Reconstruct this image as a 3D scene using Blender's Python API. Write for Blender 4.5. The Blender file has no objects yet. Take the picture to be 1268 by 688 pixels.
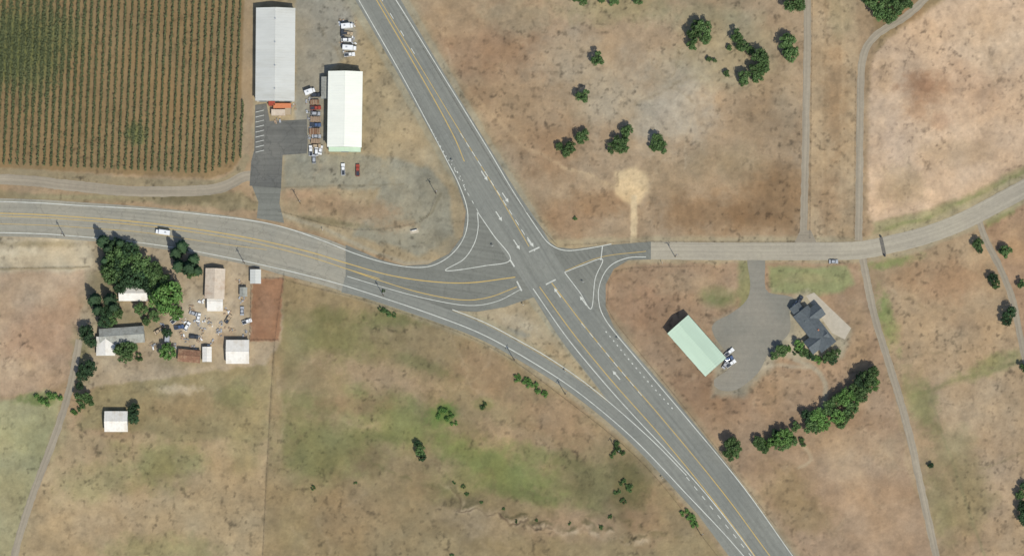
import bpy, math, random
import numpy as np
from mathutils import Vector, Matrix
from mathutils.geometry import tessellate_polygon
random.seed(7); np.random.seed(7)
S=0.4                      # metres per survey-plan unit
CX,CY=634.0,344.0
def P(x,y,z=0.0): return ((x-CX)*S,(CY-y)*S,z)
K=1.27
def lin1(c):
    c=c/255.0
    return c/12.92 if c<=0.04045 else ((c+0.055)/1.055)**2.4
def alb(r,g,b,k=1.24): return (min(.85,lin1(r)/k),min(.85,lin1(g)/k),min(.85,lin1(b)/k),1)
scene=bpy.context.scene
COL=scene.collection
# ------------------------------------------------------------------ noise
def _h(ix,iy,seed):
    ix=ix.astype(np.int64); iy=iy.astype(np.int64)
    n=(ix*374761393+iy*668265263+seed*1442695041)&0xffffffff
    n=((n^(n>>13))*1274126177)&0xffffffff
    n=n^(n>>16)
    return (n&0xffff)/65535.0
def vn(x,y,seed=0):
    x0=np.floor(x); y0=np.floor(y); fx=x-x0; fy=y-y0
    fx=fx*fx*(3-2*fx); fy=fy*fy*(3-2*fy)
    a=_h(x0,y0,seed);b=_h(x0+1,y0,seed);c=_h(x0,y0+1,seed);d=_h(x0+1,y0+1,seed)
    return (a*(1-fx)+b*fx)*(1-fy)+(c*(1-fx)+d*fx)*fy
def fbm(x,y,scale,octv=4,seed=0,gain=.55):
    t=0;a=1;s=0;ang=.6
    X=x/scale;Y=y/scale
    for i in range(octv):
        t=t+a*vn(X,Y,seed+i*17); s+=a; a*=gain
        X,Y=(X*math.cos(ang)-Y*math.sin(ang))*2.03+11.3,(X*math.sin(ang)+Y*math.cos(ang))*2.03+5.7
    return t/s*2-1
# ------------------------------------------------------------------ materials
def newmat(name):
    m=bpy.data.materials.new(name); m.use_nodes=True
    nt=m.node_tree; nt.nodes.clear()
    o=nt.nodes.new('ShaderNodeOutputMaterial'); b=nt.nodes.new('ShaderNodeBsdfPrincipled')
    b.inputs['Roughness'].default_value=.9
    b.inputs['Specular IOR Level'].default_value=.2
    nt.links.new(b.outputs[0],o.inputs[0])
    return m,nt,b
def mixc(nt,typ,fac,a,b):
    n=nt.nodes.new('ShaderNodeMix'); n.data_type='RGBA'; n.blend_type=typ
    for i,v in ((0,fac),(6,a),(7,b)):
        if isinstance(v,bpy.types.NodeSocket): nt.links.new(v,n.inputs[i])
        else: n.inputs[i].default_value=v
    return n.outputs[2]
def noise(nt,vec,scale,detail=4,rough=.6):
    n=nt.nodes.new('ShaderNodeTexNoise'); n.inputs['Scale'].default_value=scale
    n.inputs['Detail'].default_value=detail; n.inputs['Roughness'].default_value=rough
    nt.links.new(vec,n.inputs['Vector']); return n.outputs['Fac']
def remap(nt,v,a,b,c,d):
    n=nt.nodes.new('ShaderNodeMapRange'); nt.links.new(v,n.inputs[0])
    for i,x in enumerate((a,b,c,d)): n.inputs[i+1].default_value=x
    return n.outputs[0]
def mulf(nt,c,f):
    cc=nt.nodes.new('ShaderNodeCombineColor')
    for i in range(3): nt.links.new(f,cc.inputs[i])
    return mixc(nt,'MULTIPLY',1.0,c,cc.outputs[0])
def surf(name,col,var=.18,scale=.4,rough=.9,spec=.2,metal=0,dirt=None,stretch=None):
    m,nt,b=newmat(name)
    tc=nt.nodes.new('ShaderNodeTexCoord'); vec=tc.outputs['Object']
    if stretch:
        mp=nt.nodes.new('ShaderNodeMapping'); mp.inputs['Scale'].default_value=stretch
        nt.links.new(vec,mp.inputs[0]); vec=mp.outputs[0]
    n=noise(nt,vec,scale,6,.65)
    c=mulf(nt,col,remap(nt,n,.3,.7,1-var,1+var))
    if dirt:
        n2=noise(nt,vec,scale*.35,5,.7); f2=remap(nt,n2,.48,.68,0,.7)
        c=mixc(nt,'MIX',f2,c,dirt)
    nt.links.new(c,b.inputs['Base Color'])
    b.inputs['Roughness'].default_value=rough; b.inputs['Specular IOR Level'].default_value=spec
    b.inputs['Metallic'].default_value=metal
    return m
def paintmat(name,col,under,wear=.55):
    m,nt,b=newmat(name); tc=nt.nodes.new('ShaderNodeTexCoord')
    n=noise(nt,tc.outputs['Object'],.35,6,.75); n2=noise(nt,tc.outputs['Object'],.04,3,.5)
    f=remap(nt,n,.35,.7,0.05,wear); f2=remap(nt,n2,.35,.65,.6,1.3)
    mm=nt.nodes.new('ShaderNodeMath'); mm.operation='MULTIPLY'; mm.use_clamp=True
    nt.links.new(f,mm.inputs[0]); nt.links.new(f2,mm.inputs[1])
    nt.links.new(mixc(nt,'MIX',mm.outputs[0],col,under),b.inputs['Base Color']); return m
def asphalt(name,col,dark,cr=.35,streak=.14):
    m,nt,b=newmat(name)
    tc=nt.nodes.new('ShaderNodeTexCoord'); vec=tc.outputs['Object']
    n1=noise(nt,vec,.035,5,.6); n2=noise(nt,vec,.5,5,.7); n3=noise(nt,vec,3.5,3,.7)
    c=mixc(nt,'MIX',remap(nt,n1,.35,.68,0,1),col,dark)
    c=mulf(nt,c,remap(nt,n2,.3,.7,.92,1.08)); c=mulf(nt,c,remap(nt,n3,.3,.7,.93,1.07))
    mp=nt.nodes.new('ShaderNodeMapping'); mp.inputs['Scale'].default_value=(.012,.75,1)
    nt.links.new(tc.outputs['UV'],mp.inputs[0])
    n4=noise(nt,mp.outputs[0],1.0,4,.6)
    c=mulf(nt,c,remap(nt,n4,.3,.7,1-streak,1+streak))
    vo=nt.nodes.new('ShaderNodeTexVoronoi'); vo.feature='DISTANCE_TO_EDGE'; vo.inputs['Scale'].default_value=.11
    w=nt.nodes.new('ShaderNodeVectorMath'); w.operation='MULTIPLY_ADD'
    nn=nt.nodes.new('ShaderNodeTexNoise'); nn.inputs['Scale'].default_value=.3; nt.links.new(vec,nn.inputs['Vector'])
    nt.links.new(nn.outputs['Color'],w.inputs[0]); w.inputs[1].default_value=(5,5,5); nt.links.new(vec,w.inputs[2])
    nt.links.new(w.outputs[0],vo.inputs['Vector'])
    fc=remap(nt,vo.outputs['Distance'],.0,.03,cr,0)
    c=mixc(nt,'MIX',fc,c,(col[0]*.45,col[1]*.45,col[2]*.45,1))
    nt.links.new(c,b.inputs['Base Color'])
    return m
def leafmat(name,c1,c2,rv=(.75,1.3)):
    m,nt,b=newmat(name)
    oi=nt.nodes.new('ShaderNodeObjectInfo'); tc=nt.nodes.new('ShaderNodeTexCoord')
    n=noise(nt,tc.outputs['Object'],2.5,4,.7)
    c=mixc(nt,'MIX',remap(nt,n,.35,.65,0,1),c1,c2)
    c=mulf(nt,c,remap(nt,oi.outputs['Random'],0,1,*rv))
    nt.links.new(c,b.inputs['Base Color']); b.inputs['Roughness'].default_value=.75
    return m
M={}
M['asph']=asphalt('asphalt_highway',alb(134,134,124),alb(123,124,116),.2)
M['asphW']=asphalt('asphalt_weathered',alb(157,151,134),alb(143,140,127))
M['asphD']=asphalt('asphalt_dark',alb(117,117,108),alb(127,127,117),.2)
M['conc']=asphalt('chipseal',alb(170,161,141),alb(159,151,134),cr=.12)
M['grav']=asphalt('gravel_surface',alb(158,147,127),alb(146,136,118),cr=0,streak=.2)
M['lot']=asphalt('asphalt_lot',alb(98,98,93),alb(116,114,106))
M['yard']=asphalt('asphalt_yard',alb(130,127,115),alb(146,139,124),cr=.1,streak=.06)
ua=alb(128,129,120)
M['white']=paintmat('road_paint_white',alb(216,216,204),ua,.55)
M['yellow']=paintmat('road_paint_yellow',alb(204,172,98),ua,.42)
M['leafA']=leafmat('foliage_oak',(.048,.098,.028,1),(.10,.155,.055,1))
M['leafB']=leafmat('foliage_bright',(.07,.16,.035,1),(.13,.22,.06,1))
M['leafC']=leafmat('foliage_conifer',(.022,.05,.022,1),(.045,.082,.034,1))
M['leafV']=leafmat('foliage_vine',(.06,.08,.034,1),(.11,.115,.05,1),(1,1))
M['bark']=surf('bark',(.09,.065,.045,1),.3,3)
M['roofA']=surf('metal_roof_grey',alb(204,204,196),.06,.25,.6,.3,dirt=alb(186,184,172),stretch=(1,.2,1))
M['roofB']=surf('metal_roof_white',alb(238,238,224),.05,.25,.6,.3,stretch=(1,.2,1))
M['roofG']=surf('metal_roof_green',alb(192,212,188),.06,.25,.6,.3,stretch=(.2,1,1))
M['roofH']=surf('shingle_dark',alb(94,100,102),.2,.8)
M['roofS']=surf('shingle_grey',alb(158,158,148),.2,.8,dirt=alb(120,115,105))
M['roofW']=surf('roof_sheet_white',alb(230,225,214),.08,.5,dirt=alb(205,192,172))
M['roofT']=surf('roof_tan',alb(205,190,170),.12,.5,dirt=alb(178,150,126))
M['roofR']=surf('roof_rust',alb(165,112,88),.25,.5,dirt=alb(200,150,120))
M['wallG']=surf('wall_sage',alb(175,185,160),.06,.5)
M['wallW']=surf('wall_white',alb(200,196,184),.08,.5)
M['wallT']=surf('wall_tan',alb(170,150,125),.08,.5)
M['trim']=surf('trim_white',alb(215,215,208),.05,.8)
M['door']=surf('door_metal',alb(140,145,145),.1,.8)
M['glass']=surf('window_glass',(.02,.025,.03,1),.1,1,.1,.6)
M['tyre']=surf('tyre',(.02,.02,.02,1),.1,2)
M['wood']=surf('wood_weathered',alb(165,142,118),.25,1.5)
M['woodR']=surf('wood_brown',alb(138,104,82),.25,1.2,dirt=alb(175,150,120))
M['pole']=surf('pole_wood',alb(95,80,65),.2,2)
M['conc2']=surf('concrete_pad',alb(182,172,153),.1,.5)
M['junk']=surf('scrap',alb(150,150,150),.4,1.0,dirt=alb(90,80,75))
for n,c in dict(pw=(235,235,232),pr=(160,72,55),pd=(60,65,72),ps=(170,172,175),pb=(80,98,130),po=(205,130,88),pt=(180,160,130)).items():
    M[n]=surf('paint_'+n,alb(*c),.04,1,.35,.5)
# ------------------------------------------------------------------ mesh builder
class MB:
    def __init__(s): s.v=[];s.f=[];s.m=[];s.mats=[]
    def mi(s,mat):
        if mat not in s.mats: s.mats.append(mat)
        return s.mats.index(mat)
    def add(s,vs,fs,mat,T=None):
        b=len(s.v); i=s.mi(mat)
        for v in vs:
            v=Vector(v); s.v.append(tuple(T@v) if T else tuple(v))
        for f in fs: s.f.append([b+k for k in f]); s.m.append(i)
    def box(s,c,d,mat,top=(1,1),shift=(0,0),T=None):
        x,y,z=c; a,b,h=d[0]/2,d[1]/2,d[2]/2; tx,ty=top; sx,sy=shift
        vs=[(x-a,y-b,z-h),(x+a,y-b,z-h),(x+a,y+b,z-h),(x-a,y+b,z-h),
            (x-a*tx+sx,y-b*ty+sy,z+h),(x+a*tx+sx,y-b*ty+sy,z+h),(x+a*tx+sx,y+b*ty+sy,z+h),(x-a*tx+sx,y+b*ty+sy,z+h)]
        s.add(vs,[(3,2,1,0),(4,5,6,7),(0,1,5,4),(1,2,6,5),(2,3,7,6),(3,0,4,7)],mat,T)
    def cyl(s,p0,p1,r0,r1,mat,n=8):
        p0=Vector(p0);p1=Vector(p1); d=(p1-p0).normalized()
        u=d.orthogonal().normalized(); w=d.cross(u)
        vs=[];
        for p,r in ((p0,r0),(p1,r1)):
            for k in range(n):
                a=2*math.pi*k/n; vs.append(p+u*r*math.cos(a)+w*r*math.sin(a))
        fs=[(k,(k+1)%n,n+(k+1)%n,n+k) for k in range(n)]+[tuple(range(n-1,-1,-1)),tuple(range(n,2*n))]
        s.add(vs,fs,mat)
    def mesh(s,name):
        me=bpy.data.meshes.new(name); me.from_pydata(s.v,[],s.f)
        for m in s.mats: me.materials.append(m)
        me.polygons.foreach_set('material_index',s.m); me.update(); return me
    def obj(s,name,loc=(0,0,0),rz=0,parent=None,bevel=0):
        o=bpy.data.objects.new(name,s.mesh(name)); COL.objects.link(o)
        o.location=loc; o.rotation_euler=(0,0,rz)
        if parent: o.parent=parent
        if bevel:
            b=o.modifiers.new('bevel','BEVEL'); b.width=bevel; b.segments=2; b.limit_method='ANGLE'
        return o
def inst(name,me,loc,rz=0,sc=(1,1,1)):
    o=bpy.data.objects.new(name,me); COL.objects.link(o); o.location=loc; o.rotation_euler=(0,0,rz); o.scale=sc; return o
# ------------------------------------------------------------------ ground
inx=np.arange(-80,1350,1.3); iny=np.arange(-80,770,1.3)
g=np.cumsum(np.geomspace(3,900,36))
xs=np.concatenate([(-80-g)[::-1],inx,inx[-1]+g]); ys=np.concatenate([(-80-g)[::-1],iny,iny[-1]+g])
X,Y=np.meshgrid(xs,ys)
C=np.zeros(X.shape+(3,)); C[:]=(160,137,110)
W1=fbm(X,Y,26,3,3); W2=fbm(X,Y,26,3,91)
W3=fbm(X,Y,6,2,5); W4=fbm(X,Y,6,2,57)
def win(x0,x1,y0,y1):
    i0,i1=np.searchsorted(xs,x0),np.searchsorted(xs,x1); j0,j1=np.searchsorted(ys,y0),np.searchsorted(ys,y1)
    return slice(j0,j1),slice(i0,i1)
def comp(sl,a,col):
    C[sl]=C[sl]*(1-a[...,None])+np.array(col,float)*a[...,None]
def poly(pts,col,soft=3,alpha=1,warp=5,fine=2):
    pad=soft+warp+fine+3
    px=[p[0] for p in pts];py=[p[1] for p in pts]
    sl=win(min(px)-pad,max(px)+pad,min(py)-pad,max(py)+pad)
    x=X[sl]+W1[sl]*warp+W3[sl]*fine; y=Y[sl]+W2[sl]*warp+W4[sl]*fine
    d=np.full(x.shape,1e9); ins=np.zeros(x.shape,bool); n=len(pts)
    for i in range(n):
        ax,ay=pts[i];bx,by=pts[(i+1)%n]
        ex,ey=bx-ax,by-ay; L=ex*ex+ey*ey+1e-9
        t=np.clip(((x-ax)*ex+(y-ay)*ey)/L,0,1)
        d=np.minimum(d,np.hypot(x-ax-t*ex,y-ay-t*ey))
        c=((ay>y)!=(by>y)); 
        if abs(ey)>1e-9: ins^=c&(x<(ex*(y-ay)/ey+ax))
    sd=np.where(ins,d,-d); a=np.clip(sd/soft*.5+.5,0,1); a=a*a*(3-2*a)*alpha
    comp(sl,a,col)
def blob(cx,cy,rx,ry,col,alpha=.7,rot=0,rag=1.25,seed=0):
    R=max(rx,ry)*2.4; sl=win(cx-R,cx+R,cy-R,cy+R)
    x=X[sl]-cx;y=Y[sl]-cy; r=math.radians(rot)
    u=(x*math.cos(r)+y*math.sin(r))/rx; v=(-x*math.sin(r)+y*math.cos(r))/ry
    q=np.hypot(u,v)+rag*.5*fbm(X[sl],Y[sl],max(6,min(rx,ry)*.7),5,300+seed+int(cx),.68)
    a=np.clip(1.25-q,0,1); a=a*a*(3-2*a)*alpha; comp(sl,a,col)
def line(pts,w,col,soft=2,alpha=1,warp=2,fine=1,brk=0):
    pad=w+soft+warp+4
    px=[p[0] for p in pts];py=[p[1] for p in pts]
    sl=win(min(px)-pad,max(px)+pad,min(py)-pad,max(py)+pad)
    x=X[sl]+W1[sl]*warp+W3[sl]*fine; y=Y[sl]+W2[sl]*warp+W4[sl]*fine
    d=np.full(x.shape,1e9)
    for i in range(len(pts)-1):
        ax,ay=pts[i];bx,by=pts[i+1]; ex,ey=bx-ax,by-ay; L=ex*ex+ey*ey+1e-9
        t=np.clip(((x-ax)*ex+(y-ay)*ey)/L,0,1); d=np.minimum(d,np.hypot(x-ax-t*ex,y-ay-t*ey))
    a=np.clip((w/2-d)/soft+.5,0,1)*alpha
    if brk: a=a*np.clip(.6+fbm(x,y,9,3,44)*brk,0,1)
    comp(sl,a,col)
def cat(pts,step=6,closed=False):
    P_=[np.array(p,float) for p in pts]; out=[]; n=len(P_)
    rng=range(n) if closed else range(n-1)
    for i in rng:
        if closed: p0,p1,p2,p3=P_[(i-1)%n],P_[i],P_[(i+1)%n],P_[(i+2)%n]
        else:
            p1,p2=P_[i],P_[i+1]; p0=P_[i-1] if i>0 else 2*p1-p2; p3=P_[i+2] if i+2<n else 2*p2-p1
        k=max(1,int(np.hypot(*(p2-p1)[:2])/step))
        for j in range(k):
            t=j/k; out.append(.5*((2*p1)+(-p0+p2)*t+(2*p0-5*p1+4*p2-p3)*t*t+(-p0+3*p1-3*p2+p3)*t**3))
    if not closed: out.append(P_[-1])
    return [tuple(o) for o in out]
# --- north-east meadow
poly([(380,-300),(1000,-300),(994,302),(690,304),(640,245),(495,0)],(160,138,113),4)
for b in [(600,60,90,60,(147,118,93),.8),(560,20,50,40,(170,144,114),.6),(680,180,60,45,(144,117,91),.8),(640,130,50,50,(165,140,112),.6),
          (830,145,60,50,(174,164,149),.75),(760,110,70,50,(166,156,138),.6),(700,80,60,40,(164,151,132),.6),(850,90,60,30,(163,153,136),.7),
          (900,60,70,50,(155,145,119),.7),(940,150,45,60,(148,125,99),.75),(960,250,50,50,(138,111,83),.9),(880,265,80,30,(137,109,81),.8),
          (700,270,45,25,(147,119,93),.7),(760,10,80,22,(147,137,105),.7),(905,200,60,30,(154,137,111),.6),(820,220,50,30,(154,132,105),.6),
          (640,20,60,25,(148,138,115),.5),(975,110,20,70,(158,140,116),.6),(870,20,60,25,(146,139,112),.6),(740,250,50,20,(142,113,85),.7),(580,120,30,20,(140,112,86),.5),(930,270,40,14,(124,98,72),.5),(790,160,30,14,(180,171,156),.35)]:
    blob(*b)
line(cat([(555,60),(560,110),(558,130)]),2,(176,152,126),3,.6,4)
line(cat([(500,20),(560,90),(640,170),(700,210),(765,235)]),3,(185,160,128),5,.5,5)
line(cat([(695,207),(730,218),(765,233)]),2.5,(192,166,132),3,.6,3)
line(cat([(850,210),(850,180),(856,150)]),2,(185,167,142),3,.5,4)
blob(783,232,24,19,(203,178,144),.85,rag=.6)
poly([(762,214),(785,206),(803,216),(803,236),(791,252),(778,252),(763,240)],(202,176,139),4,.9,2)
line([(785,245),(784,300)],8,(200,179,147),2.5,.95,1)
# --- strip between gravel lanes, NE field
poly([(1003,-300),(1062,-300),(1062,296),(1000,296)],(172,149,120),3)
blob(1035,120,16,90,(157,129,99),.7);blob(1030,250,20,40,(155,128,100),.7);blob(1040,20,20,30,(156,140,110),.7)
line([(1022,-50),(1022,290)],3,(148,124,96),4,.45,3);line([(1044,-50),(1042,290)],3,(190,166,134),4,.35,3)
poly([(1062,-300),(1500,-300),(1500,10),(1268,0),(1150,20),(1085,70)],(150,129,98),4)
blob(1110,12,30,22,(156,120,92),.8)
poly([(1076,130),(1078,78),(1098,50),(1150,12),(1200,-20),(1500,-120),(1500,120),(1268,206),(1190,246),(1140,262),(1082,276),(1074,262)],(195,168,142),4,1,3)
for b in [(1145,108,34,22,(150,116,90),.8),(1150,105,18,12,(134,100,78),.55),(1135,140,20,14,(164,130,102),.6),(1165,150,20,12,(168,134,108),.5),(1200,110,60,40,(182,151,124),.7),(1115,230,30,25,(168,146,116),.6),(1240,60,50,50,(200,176,150),.6),(1110,170,20,50,(192,167,145),.6),(1180,190,50,20,(174,149,122),.7),(1220,30,50,20,(180,152,124),.5),(1095,90,12,30,(178,152,124),.5)]: blob(*b)
poly([(1082,290),(1082,276),(1140,262),(1190,246),(1268,206),(1500,120),(1500,130),(1268,222),(1180,268),(1120,290)],(156,146,112),4,1,3)
line([(1095,284),(1150,268),(1230,232),(1268,214)],4,(120,127,80),4,.6,3,brk=1.2)
# --- east fields
poly([(1075,322),(1110,318),(1200,292),(1268,262),(1600,100),(1600,1100),(1200,1100),(1160,700),(1110,470)],(165,141,113),4)
poly([(1220,275),(1268,250),(1600,90),(1600,600),(1268,430),(1245,345)],(158,130,105),4)
for b in [(1100,400,14,45,(120,132,78),.8,-15),(1105,325,40,8,(124,136,82),.7,-12),(1170,350,60,35,(155,125,98),.75),(1150,420,50,40,(174,150,121),.7),(1200,500,60,60,(178,157,131),.6),(1140,500,20,50,(128,128,86),.7,-20),
          (1235,600,40,70,(174,151,126),.6),(1190,620,40,60,(146,132,99),.8),(1230,450,50,14,(128,128,86),.7,-20),(1180,560,30,40,(138,129,98),.6),(1255,300,20,30,(174,145,114),.6),(1240,265,30,8,(122,132,82),.7,-28),(1160,620,20,60,(130,122,86),.5,-15),(1190,400,30,12,(150,124,98),.5),(1150,690,40,20,(140,120,92),.5)]: blob(*b)
line([(1150,480),(1185,590),(1225,700)],3,(138,130,98),3,.6,3)
line([(1130,490),(1200,468),(1268,445)],5,(118,118,80),5,.5,4)
line([(1182,590),(1268,560)],2,(146,130,100),3,.5,3)
# --- east farmstead lot
poly([(760,340),(800,325),(1062,325),(1080,400),(1104,480),(1120,560),(1160,700),(1300,1100),(1080,1100),(990,700),(900,590),(800,465),(752,400),(748,360)],(158,133,109),3)
for b in [(800,380,50,45,(147,118,94),.8),(850,350,50,18,(160,139,114),.6),(900,500,50,28,(146,119,95),.8),(960,480,40,28,(155,129,102),.7),(1040,560,60,50,(176,152,124),.7),(1080,640,60,50,(178,151,124),.6),(970,610,50,40,(146,126,96),.8),(1060,420,18,60,(165,139,109),.6),(860,480,40,25,(138,112,90),.7),(1060,520,40,20,(147,120,95),.7),(1000,640,40,25,(138,120,90),.6),(1100,560,20,30,(180,156,126),.5)]: blob(*b)
blob(889,368,27,15,(122,126,84),.9,rag=.5); blob(889,362,20,8,(158,141,113),.5)
poly([(950,330),(1048,330),(1058,352),(1040,364),(1000,366),(955,362)],(134,139,99),4,.9,3)
blob(1000,345,40,8,(158,146,112),.5)
poly([(915,322),(935,322),(935,380),(915,380)],(122,130,86),4,.6)
poly([(975,370),(1000,360),(1055,410),(1045,440),(1010,448),(960,440),(950,410)],(166,158,138),5,.85,3)
poly([(885,395),(960,370),(985,400),(960,450),(920,492),(882,490)],(146,140,124),6,.8,3)
line(cat([(985,445),(1010,458),(1022,480),(1018,505)]),6,(164,154,135),3,.8,2)
line(cat([(930,460),(960,452),(1000,455)]),4,(170,158,138),3,.6,2)
line(cat([(985,545),(1000,555),(1005,570),(990,578)]),4,(182,164,138),3,.7,3)
# --- big south meadow
poly([(352,345),(470,372),(600,420),(700,488),(800,572),(905,700),(1250,1100),(300,1100),(322,700),(340,430)],(145,128,98),4)
for b in [(420,420,70,40,(121,118,78),.75),(400,560,80,50,(117,117,76),.75),(500,520,80,35,(116,121,75),.75,20),(620,580,110,28,(115,124,73),.8,22),(740,600,60,40,(110,105,73),.8),(560,600,60,24,(124,120,80),.7),(550,512,20,18,(92,120,60),.85),(480,395,50,14,(111,110,72),.75),
          (470,465,90,20,(162,139,113),.75,14),(600,460,60,35,(147,122,95),.75,30),(690,520,70,35,(153,127,101),.75,30),(640,540,60,16,(164,140,114),.6,20),(430,640,80,40,(146,124,95),.7),(600,650,70,24,(156,138,113),.7,8),(720,650,70,24,(154,130,106),.8),(800,640,40,50,(140,115,90),.7),(520,600,40,24,(146,126,97),.6),(360,430,20,60,(134,125,91),.6),(380,500,40,20,(118,116,78),.7),(600,500,14,10,(128,124,80),.7),
          (780,600,26,36,(96,94,62),.65),(575,620,30,10,(98,90,68),.7),(460,570,30,20,(128,108,82),.6),(360,660,30,30,(148,131,97),.6),(660,560,40,12,(124,129,82),.6,20),(850,650,30,20,(148,130,104),.5),(520,450,50,10,(114,112,76),.6,20),(640,610,60,10,(106,112,68),.6,15),(470,540,40,10,(106,108,68),.6),(410,390,30,12,(104,104,68),.5),(440,500,50,14,(140,114,88),.5),(700,570,30,14,(104,104,68),.5,20)]: blob(*b)
CRK=[(560,600),(571,614),(570,630),(592,628),(604,636),(618,632),(632,646),(652,642),(664,654),(684,650),(702,662),(724,654),(742,664),(762,660),(778,672),(800,668)]
line(cat(CRK,4),9,(184,165,140),6,.7,5,3,brk=1.3)
line(cat([(x-2,y-6) for x,y in CRK],4),5,(84,78,54),4,.7,7,4,brk=1.3)
line(cat([(x-1,y+2) for x,y in CRK[:10]],4),2,(80,66,52),2,.8,4,3,brk=1.0)
line(cat([(640,600),(700,640),(760,640),(840,668)],4),4,(98,90,62),5,.5,8,4,brk=1.4)
line(cat([(430,560),(500,590),(570,606)],4),4,(98,96,62),5,.5,8,4,brk=1.4)
line([(352,340),(340,430),(332,560),(325,700),(310,900)],2.5,(112,99,76),2,.75,1,1)
poly([(340,440),(352,440),(345,700),(327,700)],(150,130,100),4,.5)
# --- southwest fields
poly([(78,530),(150,545),(334,470),(326,700),(310,1100),(-200,1100),(14,700)],(167,146,115),4)
poly([(120,470),(335,440),(334,545),(200,540),(90,530)],(145,132,99),6,.9,8)
for b in [(190,572,65,34,(137,133,91),.8),(110,600,50,30,(148,138,101),.7),(260,630,50,40,(172,152,121),.6),(230,500,60,24,(147,127,97),.7),(290,490,30,20,(122,120,82),.6),(120,650,60,30,(174,152,123),.6),(225,482,30,8,(188,171,147),.7),(140,565,40,16,(178,152,122),.5),(300,560,24,40,(147,136,101),.6),(200,680,90,20,(138,133,94),.6),(160,620,40,14,(182,160,130),.5)]: blob(*b)
poly([(-500,334),(112,330),(96,462),(60,484),(-500,540)],(172,148,124),3,1,3)
for b in [(50,420,50,40,(158,129,106),.7),(40,360,60,20,(180,158,134),.7),(20,455,40,14,(178,156,130),.6),(80,380,20,30,(160,132,108),.5)]: blob(*b)
poly([(-500,545),(0,496),(60,482),(78,495),(70,520),(14,700),(-200,1100),(-500,1100)],(155,149,116),4)
blob(40,540,40,40,(144,141,104),.5);blob(0,640,40,60,(162,152,120),.6);blob(45,494,30,8,(110,122,74),.8);blob(20,600,30,20,(146,138,104),.5)
# --- west farmyard
poly([(112,300),(180,300),(250,312),(352,344),(345,428),(330,452),(180,470),(98,480),(96,440)],(166,149,126),3)
for b in [(140,350,40,40,(116,108,84),.7),(160,400,50,24,(136,126,99),.7),(250,400,36,30,(184,170,151),.7),(290,380,20,50,(178,160,137),.7),(230,445,40,16,(147,133,105),.7),(100,440,14,40,(126,122,88),.7),(215,425,30,14,(174,160,140),.6),(280,420,20,10,(150,126,102),.5)]: blob(*b)
poly([(313,345),(351,345),(345,422),(310,422)],(148,112,88),1.5,.95,1)
blob(330,385,12,26,(160,126,102),.6); blob(322,410,10,12,(134,98,76),.5)
# --- verge west highway
poly([(-500,290),(110,290),(120,335),(-500,336)],(181,166,142),5)
blob(50,302,60,5,(140,127,99),.6); blob(20,312,60,7,(193,180,157),.7); line([(-60,333),(110,331)],2,(126,112,84),2,.6)
poly([(-500,222),(150,240),(300,236),(330,262),(200,252),(-500,236)],(145,131,103),3)
blob(240,245,60,9,(110,100,76),.85); blob(100,244,80,3,(150,141,110),.6)
# --- vineyard soil
poly([(-600,-400),(306,-400),(306,0),(300,190),(286,212),(256,221),(0,208),(-600,180)],(140,118,87),2,1,1)
blob(30,60,70,60,(102,116,70),.7);blob(10,170,60,50,(134,112,82),.5);blob(168,165,14,14,(94,116,66),.5);blob(220,120,60,60,(146,122,90),.5)
line([(309,-300),(308,0),(302,190)],11,(162,141,114),2,.95,1)
line(cat([(-300,206),(0,213),(150,224),(256,228),(290,218),(304,196)]),11,(147,133,107),3,.95,1)
# --- commercial lot
poly([(314,-300),(440,-300),(462,30),(520,130),(566,215),(575,260),(572,296),(545,322),(500,326),(440,305),(350,272),(318,262),(312,200)],(164,147,119),3,1,3)
poly([(366,-300),(432,-300),(440,60),(402,92),(402,200),(366,200)],(151,144,130),3,.95,2)
poly([(350,188),(470,192),(530,205),(558,240),(560,290),(520,318),(440,290),(470,235),(350,232)],(147,142,126),4,.9,4)
for b in [(430,20,14,40,(163,156,144),.7),(400,250,50,18,(164,138,111),.8),(450,262,60,16,(156,132,106),.8),(490,280,30,10,(154,131,104),.6),(480,160,20,60,(170,152,121),.7),(525,230,20,30,(134,129,114),.6),(370,240,30,8,(180,150,123),.7),(505,285,22,6,(178,169,148),.6),(410,275,60,5,(120,111,86),.7,8),(470,60,20,40,(165,147,115),.6),(550,300,20,20,(132,127,112),.6),(400,210,30,8,(134,128,114),.5)]: blob(*b)
line([(336,262),(400,282),(450,306),(500,326),(540,324)],5,(166,156,136),3,.7,1)
line([(344,232),(430,230),(500,228)],1.5,(122,112,92),2,.5,1)
line(cat([(520,272),(535,262),(545,240)]),3,(116,108,88),3,.5,2)
# --- median wedge
poly([(570,388),(620,380),(652,366),(690,410),(760,500),(775,520),(720,478),(650,434)],(167,150,123),2,1,1)
blob(640,400,30,10,(182,168,145),.7,20);blob(690,440,30,12,(154,136,109),.7,45);blob(640,412,18,6,(138,136,126),.7,20)
HWY=[(400,-115),(468,0),(525,98),(585,200),(616,250),(650,302),(676,345),(717,400),(758,450),(799,500),(840,550),(881,602),(946,690),(1030,800)]
EB=[(-300,275),(0,272),(100,276),(200,286),(300,306),(380,334),(460,360),(540,387),(600,411),(660,444),(710,476),(760,515),(800,552),(850,603),(900,657),(960,725)]
line(cat(HWY),78,(150,137,112),8,.5,5)
line(cat(HWY),67,(152,147,129),3,.6,1)
line(cat(EB[5:]),32,(156,146,122),5,.7,2)
line(cat([(690,312),(805,309),(1000,309),(1090,306),(1180,278),(1268,234),(1500,120)]),32,(163,151,125),5,.7,2)
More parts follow.
